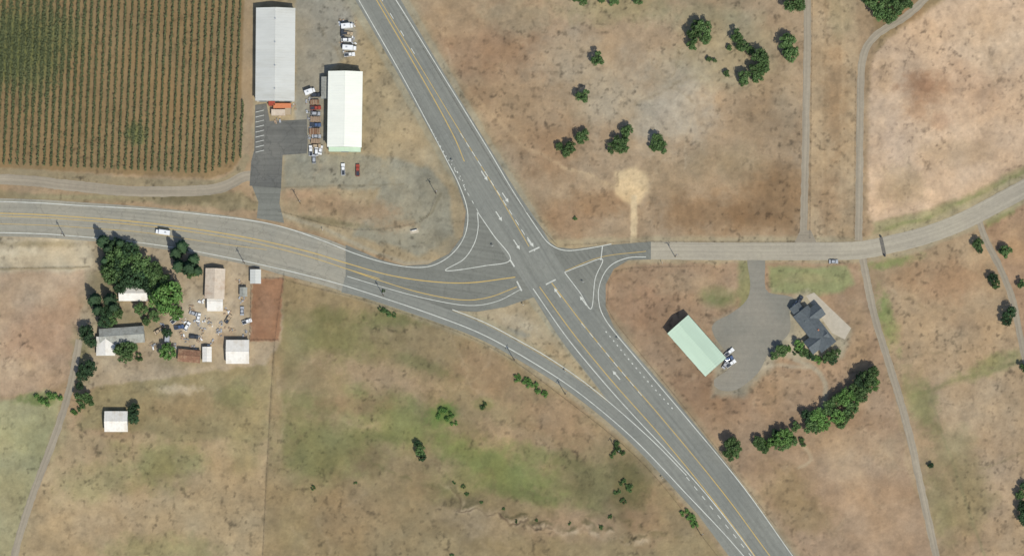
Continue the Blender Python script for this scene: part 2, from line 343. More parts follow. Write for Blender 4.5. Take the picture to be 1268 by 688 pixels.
# faint animal trails, tyre tracks and drainage traces in the grass
rr=random.Random(21)
for i in range(95):
    x=rr.uniform(340,1260); y=rr.uniform(0,690); a=rr.uniform(0,3.14); pts=[(x,y)]
    for k in range(rr.randint(3,6)):
        a+=rr.uniform(-.5,.5); x+=math.cos(a)*22; y+=math.sin(a)*22; pts.append((x,y))
    if min(p[0] for p in pts)<320: continue
    light=rr.random()<.5
    line(cat(pts),rr.uniform(1.5,3.5),(184,164,136) if light else (120,104,78),rr.uniform(2.5,5),rr.uniform(.18,.38),6,3,brk=1.0)
# --- overall mottling
mot=1+.06*fbm(X,Y,90,3,401)+.13*fbm(X,Y,24,5,402,.65)+.10*fbm(X,Y,7,4,403,.65)+.03*fbm(X,Y,2.6,2,404)
veg=np.ones(X.shape); vm=(X<312)&(Y<214); mot=np.where(vm,1+(mot-1)*.5,mot)
C*=mot[...,None]
ws=fbm(X,Y,34,4,501); C[...,0]*=1+.03*ws; C[...,2]*=1-.04*ws
dk=np.clip(fbm(X,Y,5,3,601)-.22,0,1)*1.3*np.clip(fbm(X,Y,60,2,602)+.6,0,1); C*=(1-dk*.5)[...,None]
C*=np.array([.985,.985,.955])
C=np.clip(C,20,240)/255.0
LIN=np.where(C<=.04045,C/12.92,((C+.055)/1.055)**2.4)/K
ny,nx=X.shape
V=np.zeros((ny*nx,3),np.float32); V[:,0]=((X-CX)*S).ravel(); V[:,1]=((CY-Y)*S).ravel()
idx=np.arange(ny*nx).reshape(ny,nx)
F=np.stack([idx[1:,:-1],idx[1:,1:],idx[:-1,1:],idx[:-1,:-1]],-1).reshape(-1,4).astype(np.int32)
me=bpy.data.meshes.new('ground'); me.vertices.add(len(V)); me.vertices.foreach_set('co',V.ravel())
me.loops.add(F.size); me.loops.foreach_set('vertex_index',F.ravel()); me.polygons.add(len(F))
me.polygons.foreach_set('loop_start',np.arange(0,F.size,4,dtype=np.int32)); me.update(calc_edges=True)
ca=me.color_attributes.new('soil','FLOAT_COLOR','POINT')
A=np.ones((ny*nx,4),np.float32); A[:,:3]=LIN.reshape(-1,3); ca.data.foreach_set('color',A.ravel())
m,nt,b=newmat('ground_soil')
at=nt.nodes.new('ShaderNodeAttribute'); at.attribute_name='soil'
tc=nt.nodes.new('ShaderNodeTexCoord')
n1=noise(nt,tc.outputs['Object'],.9,6,.75)
c=mulf(nt,at.outputs['Color'],remap(nt,n1,.3,.7,.91,1.09)); nt.links.new(c,b.inputs['Base Color'])
bp=nt.nodes.new('ShaderNodeBump'); bp.inputs['Strength'].default_value=.35; bp.inputs['Distance'].default_value=.5
n2=noise(nt,tc.outputs['Object'],.35,6,.7); nt.links.new(n2,bp.inputs['Height']); nt.links.new(bp.outputs[0],b.inputs['Normal'])
me.materials.append(m)
gr=bpy.data.objects.new('ground',me); COL.objects.link(gr)
# ------------------------------------------------------------------ roads
def ribbon(name,pts,w,z,mat,step=5,jit=0,nacross=1):
    q=[(p[0],p[1],p[2] if len(p)>2 else w) for p in pts]
    q=cat(q,step); vs=[];uv=[];L=0
    for i,p in enumerate(q):
        a=np.array(q[max(0,i-1)][:2]);b=np.array(q[min(len(q)-1,i+1)][:2]); d=b-a; d/=np.hypot(*d)+1e-9
        n=np.array([-d[1],d[0]])
        if i: L+=math.hypot(p[0]-q[i-1][0],p[1]-q[i-1][1])*S
        j1=random.uniform(-jit,jit);j2=random.uniform(-jit,jit)
        for k in range(nacross+1):
            t=k/nacross*2-1; h=p[2]/2*t+(j1 if k==0 else 0)+(j2 if k==nacross else 0)
            vs.append(P(p[0]+n[0]*h,p[1]+n[1]*h,0)); uv.append((L,h*S))
    N=nacross+1; fs=[]
    for i in range(len(q)-1):
        for k in range(nacross): a=i*N+k; fs.append((a,a+1,a+N+1,a+N))
    me=bpy.data.meshes.new(name); me.from_pydata(vs,[],fs)
    ul=me.uv_layers.new(name='UVMap')
    for l in me.loops: ul.data[l.index].uv=uv[l.vertex_index]
    me.materials.append(mat); me.update()
    if len(me.polygons) and me.polygons[0].normal.z<0: me.flip_normals()
    o=bpy.data.objects.new(name,me); COL.objects.link(o); o.location.z=z; return o
def area(name,pts,z,mat,ang=0,smooth=False):
    if smooth: pts=cat(pts,5,True)
    vs=[Vector(P(p[0],p[1],0)) for p in pts]
    tri=tessellate_polygon([vs])
    me=bpy.data.meshes.new(name); me.from_pydata([tuple(v) for v in vs],[],[tuple(t) for t in tri])
    ul=me.uv_layers.new(name='UVMap'); ca_,sa=math.cos(ang),math.sin(ang)
    for l in me.loops:
        v=vs[l.vertex_index]; ul.data[l.index].uv=(v.x*ca_+v.y*sa,-v.x*sa+v.y*ca_)
    me.materials.append(mat); me.update()
    if sum(p.normal.z for p in me.polygons)<0: me.flip_normals()
    o=bpy.data.objects.new(name,me); COL.objects.link(o); o.location.z=z; return o
ribbon('gravel_road',[(998,-150),(1000,0),(998,150),(995,300)],9,.02,M['grav'],jit=.5)
ribbon('gravel_road',[(1180,-40),(1130,14),(1085,44),(1068,75),(1065,150),(1064,240),(1063,298)],9,.02,M['grav'],jit=.5)
ribbon('gravel_road',[(1068,318),(1076,360),(1085,400),(1104,460),(1124,530),(1142,610),(1162,700),(1185,800)],9,.02,M['grav'],jit=.5)
ribbon('gravel_road',[(1212,272),(1222,300),(1240,335),(1255,375),(1264,420),(1275,470)],8,.02,M['grav'],jit=.5)
ribbon('gravel_road',[(98,420),(92,455),(84,490),(68,540),(45,600),(25,660),(10,720),(-10,790)],9,.02,M['grav'],jit=.5)
ribbon('gravel_road',[(-300,212),(0,222),(80,229),(150,236),(220,237),(272,233),(305,218),(330,222)],13,.02,M['grav'],jit=.5)
area('driveway_asphalt',[(310,225),(348,232),(346,252),(352,276),(318,270),(320,250)],.03,M['asphD'])
area('parking_lot_asphalt',[(316,130),(330,128),(334,150),(380,148),(381,176),(380,190),(350,192),(348,233),(309,230),(311,200),(315,185)],.035,M['lot'])
area('county_road_apron',[(983,302),(1012,302),(1004,285),(991,285)],.025,M['grav'])
ribbon('county_road',[(800,310),(900,311),(1000,311),(1060,310),(1100,303),(1150,290),(1200,270),(1268,234),(1400,165),(1600,70)],22,.05,M['conc'],jit=.25,nacross=2)
area('intersection_asphalt',[(676,296),(690,306),(710,308),(745,304),(806,299),(806,321),(778,322),(760,333),(750,352),(750,380),(760,405),(790,445),(740,440),(690,380),(650,330),(640,280)],.060,M['asphD'],-.9)
area('highway_junction',[(428,303),(470,321),(500,329),(530,327),(556,314),(573,292),(577,262),(566,228),(550,195),(610,215),(650,290),(700,350),(690,372),(660,368),(625,380),(590,386),(555,384),(510,372),(470,362),(428,354)],.064,M['asphD'],-.15)
wr=[(-300,264,50),(0,269,47),(100,274,47),(200,283,50),(300,298,56),(360,313,58),(400,324,56),(436,337,52)]
ribbon('highway_west_leg',wr,0,.056,M['asphW'],nacross=4)
ribbon('merge_lane',[(425,352,20),(460,361,20),(540,388,20),(600,412,19),(660,445,19),(710,477,19),(760,516,19),(800,553,20),(850,605,22),(900,658,24),(960,727,24)],0,.068,M['asph'],nacross=2)
ribbon('highway',[(400,-115,50),(468,0,49),(525,98,50),(585,200,54),(616,250,54),(650,302,56),(676,345,50),(717,402,58),(758,452,62),(799,502,66),(840,552,66),(881,604,66),(946,692,64),(1030,800,64)],0,.072,M['asph'],nacross=4)
area('farm_driveway_asphalt',[(926,318),(946,318),(947,350),(952,362),(975,366),(985,372),(978,384),(978,410),(962,428),(950,440),(938,462),(912,482),(890,482),(884,470),(906,450),(884,415),(884,400),(905,388),(924,372),(929,352)],.03,M['yard'],smooth=True)
# markings
zc=[.090]
def mk(pts,w=1.0,mat='white',dash=None,name='road_marking_line'):
    q=cat([(p[0],p[1]) for p in pts],4)
    if not dash:
        zc[0]+=.0006; return [ribbon(name,q,w,zc[0],M[mat],step=100)]
    on,off=dash; acc=0;cur=[];out=[];state=True
    for i in range(len(q)-1):
        a=np.array(q[i][:2]);b=np.array(q[i+1][:2]);L=np.hypot(*(b-a)); n=max(1,int(L))
        for k in range(n):
            p=a+(b-a)*k/n
            if state: cur.append(tuple(p))
            acc+=L/n
            if acc>(on if state else off):
                if state and len(cur)>1: out.append(cur)
                cur=[];state=not state;acc=0
    if len(cur)>1: out.append(cur)
    zc[0]+=.0006
    obs=[ribbon(name,[c[0],c[-1]],w,zc[0],M[mat],step=100) for c in out]
    mb=MB()
    for o in obs:
        mb.add([v.co[:] for v in o.data.vertices],[tuple(p.vertices) for p in o.data.polygons],M[mat])
        bpy.data.objects.remove(o)
    o=mb.obj(name); o.location.z=zc[0]; return [o]
LW=1.0; YW=1.2
mk([(-300,243),(0,249.5),(100,254.5),(200,260.5),(300,271.5),(350,281),(400,298),(440,314),(480,326),(515,331),(540,327),(562,312),(576,290),(579,262),(569,230),(552,196),(504,105),(447,5),(430,-25),(390,-95)],LW)
mk([(-300,285),(0,288),(100,293),(200,304),(300,322.5),(400,346),(460,364),(540,391),(600,415),(660,448.5),(710,481),(760,521),(800,558),(850,611),(900,664),(960,733)],LW)
mk([(560,383),(600,399),(640,420),(680,443),(725,474),(770,511),(815,552),(850,588)],LW)
mk([(412,-120),(492,3),(548,93),(604,184),(636,238),(668,287),(682,303),(700,310),(725,308),(757,302)],LW)
mk([(660,357),(700,415),(745,470),(790,520),(830,562),(880,618),(938,693),(1010,790)],LW)
mk([(800,318),(778,319),(757,328),(745,345),(741,368),(750,396),(790,446),(850,517),(920,602),(983,690),(1060,797)],LW)
for tri in ([(591,262),(611,291),(632,321),(600,329),(552,335),(574,321),(587,302),(592,282),(591,262)],[(699,337),(722,328),(746,321),(737,345),(732,382),(718,362),(699,337)]):
    zc[0]+=.0006; ribbon('traffic_island_outline',tri,LW,zc[0],M['white'],step=3)
mk([(430,342),(480,357),(530,370),(580,378),(615,373),(645,358)],LW*.8)
mk([(-300,258),(0,264),(100,269),(200,278),(300,293),(380,311),(430,326),(480,340),(530,348),(580,350),(638,343)],YW,'yellow')
mk([(-300,261.5),(0,267.5),(100,272.5),(200,282),(300,297.5),(380,317),(430,333),(470,345)],YW*.7,'yellow')
mk([(430,333),(470,347),(520,362),(570,371),(605,368),(640,355)],YW*.8,'yellow')
mk([(0,277),(60,279),(120,283),(180,288),(260,300),(330,309)],YW*.5,'yellow')
mk([(398,-115),(466,0),(520,92),(560,165),(575,200)],YW,'yellow')
mk([(402,-115),(470.5,0),(530,98),(575,172),(612,232),(655,305)],YW*.7,'yellow')
mk([(668,355),(710,413),(760,474),(810,530),(860,590),(910,654),(940,695),(1010,790)],YW*.9,'yellow')
mk([(683,350),(725,405),(770,460),(815,512),(862,568),(905,622),(955,690),(1030,790)],YW*.9,'yellow')
mk([(470,-5),(520,78)],.9,'white',(9,16))
mk([(531,155),(552,193),(572,222),(577,240)],1.3,'white',(2.2,3.2))
mk([(570,165),(600,212),(640,275),(663,312)],.9,'white',(8,5))
mk([(592,262),(560,205)],.7,'white',(5,6))
mk([(750,410),(790,458),(835,508)],1.3,'white',(2.2,3.2))
mk([(720,400),(760,448),(800,496)],.9,'white',(8,7))
mk([(850,590),(940,700)],.9,'white',(7,8))
mk([(700,335),(745,318),(800,311)],.7,'yellow')
mk([(632,322),(637,330)],1.6);mk([(640,348),(646,360)],1.8);mk([(655,312),(668,306)],1.6);mk([(676,352),(688,346)],1.6)
mk([(744,322),(746,305)],1.2)
def arrow(x,y,ang):
    mb=MB()
    mb.add([(-3,-.25,0),(.8,-.25,0),(.8,.25,0),(-3,.25,0)],[(0,1,2,3)],M['white'])
    mb.add([(.8,-.9,0),(2.8,0,0),(.8,.9,0)],[(0,1,2)],M['white'])
    mb.obj('turn_arrow_marking',P(x,y,.13),math.radians(ang))
for a in [(618,268,-57),(657,300,-57),(600,218,-57),(626,245,-57),(763,464,130),(722,372,125),(690,362,125),(640,303,-57)]: arrow(*a)
for k in range(9): mk([(316.5,139+k*6.2),(327,136.5+k*6.2)],.7,name='parking_bay_line')
# ------------------------------------------------------------------ trees
def leafcloud(mb,c,r,n,size,mat,rng,flat=.85):
    c=np.array(c)
    for _ in range(n):
        d=rng.normal(size=3); d/=np.linalg.norm(d)+1e-9
        p=c+d*r*(.5+.6*rng.random())*np.array([1,1,flat])
        a=rng.normal(size=3); a=a-np.dot(a,d)*d*.6; a/=np.linalg.norm(a)
        b_=np.cross(d+rng.normal(size=3)*.5,a); b_/=np.linalg.norm(b_)+1e-9
        s=size*(.6+.9*rng.random())
        mb.add([p-a*s-b_*s*.6,p+a*s*.9-b_*s*.5,p+a*s+b_*s*.6,p-a*s*.7+b_*s*.7],[(0,1,2,3)],mat)
def broad(seed,mat,dense=1.0,low=False):
    rng=np.random.default_rng(seed); mb=MB()
    H=.95 if not low else .6
    if not low: mb.cyl((0,0,-.05),(0.03,0.02,.6),.09,.05,M['bark'],8)
    nc=int((26 if not low else 12)*dense)
    for k in range(nc):
        a=rng.random()*6.28; q=math.sqrt(rng.random())*.72; zz=H+(rng.random()-.4)*.7*(1-q*.5) if not low else .2+rng.random()*.35*(1-q*.5)
        c=(q*math.cos(a),q*math.sin(a)*.95,zz); r=.18+.15*rng.random()
        if k%3==0 and not low: mb.cyl((0.02,0,.4+.02*k),c,.035,.012,M['bark'],5)
        leafcloud(mb,c,r,int(90),.052,mat,rng)
    return mb.mesh('broadleaf')
def conifer(seed):
    rng=np.random.default_rng(seed); mb=MB()
    mb.cyl((0,0,-.05),(0,0,4.2),.11,.015,M['bark'],8)
    for L in range(24):
        t=L/23; z=.5+t*3.7; R=(1-t)**.8*1.0+.06
        nb=9 if t<.7 else 6
        for k in range(nb):
            a=6.28*k/nb+rng.random()*.7+L; r=R*(.7+.45*rng.random())
            n=int(5+9*r)
            for j in range(n):
                q=(j+.6)/n*r; p=np.array([q*math.cos(a),q*math.sin(a),z-q*.28])+rng.normal(size=3)*.03
                s=.075+.03*rng.random(); u=np.array([math.cos(a),math.sin(a),-.3]); w=np.array([-math.sin(a),math.cos(a),rng.normal()*.4])
                mb.add([p-u*s-w*s,p+u*s-w*s*.8,p+u*s*1.2+w*s*.8,p-u*s+w*s],[(0,1,2,3)],M['leafC'])
    return mb.mesh('conifer')
TA=[broad(10+i,M['leafA']) for i in range(6)]; TB=[broad(30+i,M['leafB']) for i in range(3)]
TD=[broad(40+i,M['leafC']) for i in range(2)]
SH=[broad(60+i,M['leafA'],1,True) for i in range(3)]; SB=[broad(70+i,M['leafB'],1,True) for i in range(3)]
TC=[conifer(80+i) for i in range(3)]
def tree(x,y,r,kind='A'):
    me,name={'A':(TA,'oak_tree'),'B':(TB,'maple_tree'),'D':(TD,'cedar_tree'),'S':(SH,'shrub'),'G':(SB,'green_shrub'),'C':(TC,'conifer_tree')}[kind]
    rs=r*S*(1.12 if kind in 'ABD' else 1)
    inst(name,random.choice(me),P(x,y,0),random.uniform(0,6.28),(rs*random.uniform(.92,1.1),rs*random.uniform(.92,1.1),rs*random.uniform(.85,1.15)*(1 if kind!='C' else .85)))
T=[(870,38,12),(858,47,11),(862,33,8),(857,58,7),(872,50,8),(912,46,8),(919,58,9),(940,74,11),(934,86,9),(945,85,8),(922,98,9),(938,96,9),(928,64,6),(975,57,13),(978,68,11),(740,75,9),(722,121,9),(721,170,10),(706,184,8),(692,183,6),(701,190,6),(776,164,8),(768,177,10),(758,184,8),(771,184,8),(812,175,9),(818,184,9),(808,184,6),(900,92,5),(903,60,4),(878,74,4),(980,4,14),(990,8,9),(720,2,8),(760,4,7),(790,1,7),(712,-2,6),(1085,15,13),(1100,22,10),(1116,10,13),(1078,2,12),(1104,2,12),(745,2,4),(775,170,6),(918,104,5),(885,76,3)]
for t in T: tree(*t,'A')
T2=[(148,322,15,'A'),(163,312,12,'D'),(140,340,14,'A'),(175,330,16,'A'),(170,348,14,'D'),(192,338,13,'A'),(205,352,13,'A'),(212,372,20,'B'),(195,372,12,'B'),(150,352,12,'D'),(185,345,14,'A'),(190,356,13,'D'),(200,366,12,'A'),(155,334,14,'D'),(220,388,9,'B'),(108,413,11,'D'),(114,424,8,'D'),(155,437,13,'A'),(164,432,8,'A'),(208,437,11,'B'),(110,456,12,'D'),(104,464,9,'D'),(103,492,10,'A'),(112,496,8,'A'),(100,504,7,'S'),(168,508,9,'D'),(166,518,8,'D'),(60,494,10,'G'),(72,492,8,'G'),(48,492,7,'G'),(133,388,8,'D'),(176,384,9,'A'),(145,305,10,'D'),(100,478,6,'D'),(148,390,7,'A'),(182,398,6,'A'),(130,400,8,'D'),(172,442,7,'S'),(208,412,7,'D'),(92,510,7,'G'),(237,340,7,'A'),(140,398,7,'A'),(192,392,8,'A'),
 (965,436,9,'A'),(957,441,6,'A'),(975,432,6,'G'),(988,428,7,'B'),(994,436,7,'A'),(1003,442,6,'D'),(1012,446,7,'G'),(1024,444,8,'A'),(1034,438,7,'A'),(1031,446,6,'D'),(985,436,5,'S'),
 (905,552,11,'A'),(902,563,9,'A'),(912,560,8,'A'),(938,546,8,'A'),(948,550,8,'G'),(957,545,9,'B'),(970,541,12,'B'),(978,548,9,'A'),(965,552,8,'A'),(985,528,7,'A'),(998,516,9,'D'),(1002,528,9,'A'),(1012,516,11,'B'),(1020,526,9,'B'),(1026,508,11,'A'),(1036,516,10,'B'),(1034,498,9,'A'),(1045,492,12,'B'),(1052,505,10,'A'),(1058,482,9,'A'),(1066,472,11,'D'),(1076,468,12,'A'),(1082,476,9,'B'),(1070,484,9,'A'),(1060,494,8,'B'),(1042,524,8,'A'),(992,548,7,'S'),
 (1065,490,9,'A'),(1080,462,8,'A'),(944,556,7,'A'),(960,536,6,'D'),(1010,532,7,'A'),(1050,516,7,'A'),
 (1228,345,7,'D'),(1232,353,7,'A'),(1248,388,9,'D'),(1245,398,7,'D'),(1245,313,8,'A'),(1210,303,7,'A'),(1212,310,5,'D'),(1264,352,6,'A'),(1266,628,9,'D'),(1268,642,10,'D'),(1262,612,6,'A'),(1267,602,6,'D'),(1268,455,7,'A'),(1240,310,5,'A'),
 (517,550,5,'D'),(521,558,7,'A'),(523,566,6,'D'),(548,508,8,'G'),(556,516,7,'G'),(543,515,6,'G'),(562,524,5,'G'),(600,503,6,'S'),(640,468,7,'G'),(652,474,8,'G'),(664,481,8,'G'),(674,488,6,'G'),(762,553,8,'S'),(768,560,7,'S'),(758,562,6,'S'),(780,603,7,'S'),(770,596,6,'S'),(765,610,6,'S'),(848,634,7,'G'),(855,642,8,'G'),(860,650,6,'G'),(480,386,7,'S'),(472,383,5,'S'),(488,390,4,'S'),(574,602,4,'S'),(388,604,4,'S'),(440,597,3,'S'),(1152,576,4,'D'),(475,360,3,'S'),(712,270,4,'S'),(640,645,3,'S'),
 (562,598,3,'S'),(578,612,4,'S'),(596,622,3,'S'),(624,630,3,'S'),(664,644,3,'S'),(706,648,3,'S'),(745,652,4,'S'),(756,640,4,'S'),(772,620,5,'S'),(560,688,4,'S')]
for t in T2: tree(*t)
for t in [(129,300,8),(135,310,6),(150,303,7),(226,306,8),(219,314,8),(236,333,9),(222,330,8),(118,372,8),(122,384,7),(137,372,8),(142,382,7),(245,336,6),(132,325,7),(240,322,7)]: tree(*t,'C')
# ------------------------------------------------------------------ vineyard (one object)
rng=np.random.default_rng(5)
sp=8.35; allv=[]
for r in range(-12,40):
    x0=6+r*sp
    for yy in np.arange(-60,214,.8):
        x=x0-(yy)*.045
        if x>301-max(0,yy-190)*.6 or x<-70: continue
        ymax=205+ (x/256.0)*12 if x<256 else 217-(x-256)*.45
        if yy>ymax-2: continue
        gg=math.exp(-(((x-25)/75)**2+((yy-55)/75)**2))+.9*math.exp(-(((x-168)/13)**2+((yy-165)/13)**2))
        gden=.70+.7*gg; gden*=.7+.6*vn(np.array([x/20.]),np.array([yy/20.]),3)[0]
        n=int(5*gden+rng.random())
        for _ in range(n):
            px,py,_z=P(x+rng.normal()*(.66+1.1*gg),yy+rng.uniform(-.5,.5)); z=rng.uniform(.3,1.7)
            s=rng.uniform(.13,.28); a=rng.random()*6.28; t=rng.normal()*.5
            u=np.array([math.cos(a),math.sin(a),t])*s; w=np.array([-math.sin(a),math.cos(a),rng.normal()*.6])*s
            o=np.array([px,py,z]); allv+= [o-u-w,o+u-w,o+u+w,o-u+w]
av=np.array(allv,dtype=np.float32); nf=len(av)//4
me=bpy.data.meshes.new('vineyard_rows'); me.vertices.add(len(av)); me.vertices.foreach_set('co',av.ravel())
me.loops.add(len(av)); me.loops.foreach_set('vertex_index',np.arange(len(av),dtype=np.int32)); me.polygons.add(nf)
me.polygons.foreach_set('loop_start',np.arange(0,len(av),4,dtype=np.int32)); me.update(calc_edges=True)
me.materials.append(M['leafV']); o=bpy.data.objects.new('vineyard_rows',me); COL.objects.link(o)
# ------------------------------------------------------------------ buildings
def empty(name,x,y,ang=0):
    e=bpy.data.objects.new(name,None); COL.objects.link(e); e.location=P(x,y,0); e.rotation_euler=(0,0,math.radians(ang)); e.empty_display_size=1; return e
def volume(par,L,W,h,rise,roof,wall,off=(0,0),rot=0,ov=.4,seams=True,ndoor=1,nwin=3,pre=''):
    T=Matrix.Translation((off[0],off[1],0))@Matrix.Rotation(math.radians(rot),4,'Z')
    mb=MB(); a,b=L/2,W/2
    mb.add([(-a,-b,0),(a,-b,0),(a,b,0),(-a,b,0),(-a,-b,h),(a,-b,h),(a,b,h),(-a,b,h),(-a,0,h+rise),(a,0,h+rise)],
           [(0,1,5,4),(2,3,7,6),(1,2,6,9,5),(3,0,4,8,7)],wall,T); mb.obj(pre+'walls',parent=par)
    mb=MB(); A=a+ov; B=b+ov; dz=rise*ov/b; th=.15; z0=h-dz+.02; z1=h+rise+.02
    for s in (-1,1):
        mb.add([(-A,s*B,z0),(A,s*B,z0),(A,0,z1),(-A,0,z1),(-A,s*B,z0+th),(A,s*B,z0+th),(A,0,z1+th),(-A,0,z1+th)],
            [(0,1,2,3),(4,5,6,7),(0,1,5,4),(0,3,7,4),(1,2,6,5)],roof,T)
    mb.box((0,0,z1+th+.02),(2*A,.35,.10),roof,T=T)
    mb.obj(pre+'roof',parent=par)
    if seams:
        mb=MB(); n=int(L/1.2)
        for i in range(n+1):
            x=-A+2*A*i/n
            for s in (-1,1):
                x1,x2=x-.04,x+.04; e=th+.05
                mb.add([(x1,s*B,z0+th),(x2,s*B,z0+th),(x2,s*.2,z1+th-.02),(x1,s*.2,z1+th-.02),(x1,s*B,z0+e),(x2,s*B,z0+e),(x2,s*.2,z1+e),(x1,s*.2,z1+e)],
                       [(4,5,6,7),(0,3,7,4),(1,2,6,5)],roof,T)
        mb.obj(pre+'roof_seams',parent=par)
    mb=MB()
    for i in range(nwin):
        x=-a+L*(i+.5)/nwin
        mb.box((x,-b-.03,1.6),(min(1.4,L/nwin*.5),.08,1.1),M['glass'],T=T); mb.box((x,-b-.05,1.0),(min(1.6,L/nwin*.6),.12,.08),M['trim'],T=T)
        mb.box((x,b+.03,1.6),(min(1.4,L/nwin*.5),.08,1.1),M['glass'],T=T)
    mb.obj(pre+'windows',parent=par)
    mb=MB()
    for i in range(ndoor):
        y=-b+W*(i+.5)/ndoor
        mb.box((a+.03,y,min(h*.42,1.6)),(.08,min(3.6,W/ndoor*.7),min(h*.84,3.2)),M['door'],T=T)
    mb.box((-a-.03,0,1.05),(.08,1,2.1),M['door'],T=T)
    mb.obj(pre+'doors',parent=par)
def gutter_vents(par,L,h,rise,n,mat):
    mb=MB()
    for i in range(n):
        x=-L/2+L*(i+.5)/n; mb.cyl((x,.0,h+rise),(x,0,h+rise+.8),.35,.3,mat,10)
    mb.obj('ridge_vents',parent=par)
e=empty('metal_warehouse',342,70,-90.5); volume(e,45,18.6,5.0,1.6,M['roofA'],M['wallW'],ndoor=3,nwin=6); gutter_vents(e,46,5,1.6,4,M['ps'])
e=empty('white_warehouse',428,138,-90.8); volume(e,36.5,16.2,6.0,1.5,M['roofB'],M['wallG'],ndoor=2,nwin=5)
volume(e,10,3.5,3.0,.5,M['roofS'],M['wallG'],off=(-11,-9.9),nwin=2,pre='lean_to_')
volume(e,1.8,15.4,3.2,.4,M['roofG'],M['wallG'],off=(19.3,0),nwin=1,ndoor=1,seams=False,ov=.2,pre='awning_')
e=empty('green_roof_barn',862,429,-48.5); volume(e,27.5,13,5.2,2.0,M['roofG'],M['wallT'],ndoor=2,nwin=3)
e=empty('farm_house',1008,408,-52); volume(e,22,8.5,3.2,2.4,M['roofH'],M['wallW'],seams=False,ndoor=1,nwin=5)
volume(e,10,6.5,3.0,2.0,M['roofH'],M['wallW'],off=(-6,3.5),rot=90,seams=False,nwin=2,pre='wing_')
volume(e,11,7,3.1,2.1,M['roofH'],M['wallW'],off=(5.5,-2.5),rot=90,seams=False,nwin=2,pre='rear_')
volume(e,5,5,2.9,1.6,M['roofH'],M['wallW'],off=(-12.6,-.8),seams=False,nwin=1,pre='garage_')
mb=MB(); mb.box((1.5,.8,4.9),(.8,.8,1.8),M['roofR']); mb.obj('chimney',parent=e)
area('house_patio_paving',[(998,366),(1008,362),(1054,406),(1046,420),(1030,412)],.024,M['conc2'])
def bld(name,x,y,L,W,ang,h,rise,roof,wall,**k):
    e=empty(name,x,y,ang); volume(e,L*S,W*S,h,rise,M[roof],M[wall],ov=.3,**k); return e
bld('ranch_house',152,416,54,19,4,3,1.5,'roofS','wallW',seams=False,nwin=5)
bld('farm_cottage',132,429,22,22,90,2.8,1.3,'roofW','wallW',seams=False,nwin=2)
bld('white_cottage',166,364,34,17,0,3,1.3,'roofW','wallW',seams=False)
bld('tan_shed',267,352,36,23,-92,3.2,1.3,'roofT','wallT')
bld('white_shed',267,374,18,22,0,2.8,.6,'roofW','wallW')
bld('white_garage',295,436,27,28,0,3.2,1.2,'roofW','wallW')
bld('small_shed',257,439,17,10,90,2.4,.6,'roofW','wallT')
bld('small_shed',317,343,16,12,90,2.5,.6,'roofA','wallT')
bld('small_shed',302,362,10,8,90,2.3,.5,'roofS','wallT')
bld('white_barn',145,522,27,24,0,3.4,1.4,'roofW','wallW')
bld('small_shed',235,441,26,14,-5,2.6,.6,'woodR','woodR')
def container(x,y,L,W,ang,mat,name='storage_container',h=2.5):
    mb=MB(); L*=S;W*=S; mb.box((0,0,h/2+.1),(L,W,h),M[mat])
    n=int(L/.6)
    for i in range(n): 
        xx=-L/2+L*(i+.5)/n
        mb.box((xx,0,h+.125),(.2,W*.94,.05),M[mat]); mb.box((xx,W/2+.03,h/2+.1),(.25,.06,h*.9),M[mat]); mb.box((xx,-W/2-.03,h/2+.1),(.25,.06,h*.9),M[mat])
    mb.box((L/2+.04,0,h/2+.1),(.06,W*.9,h*.9),M['door']); mb.cyl((L/2+.1,-.2,.3),(L/2+.1,-.2,h),.03,.03,M['ps'],6)
    mb.obj(name,P(x,y,0),math.radians(ang))
container(350,132,22,6,0,'po'); container(345,140,17,7,0,'roofT'); container(357,139,7,8,0,'pt'); container(337,129,8,5,0,'pr')
def stack(x,y,w,l,mat='woodR',name='lumber_stack'):
    mb=MB(); w*=S;l*=S
    for L_ in range(3):
        for i in range(int(w/.45)):
            mb.box((-w/2+.25+i*.45+random.uniform(-.04,.04),random.uniform(-.1,.1),.3+L_*.42),(.36,l*random.uniform(.85,1),.34),M[mat if random.random()<.7 else 'wood'])
    for s in (-.35,.35): mb.box((0,l*s,.06),(w,.12,.12),M['wood'])
    mb.obj(name,P(x,y,0),random.uniform(-.03,.03))
for a in [(390,127,12,6,'woodR'),(391,148,13,7,'wood'),(390,163,14,8,'woodR'),(391,175,12,6,'wood')]: stack(*a)
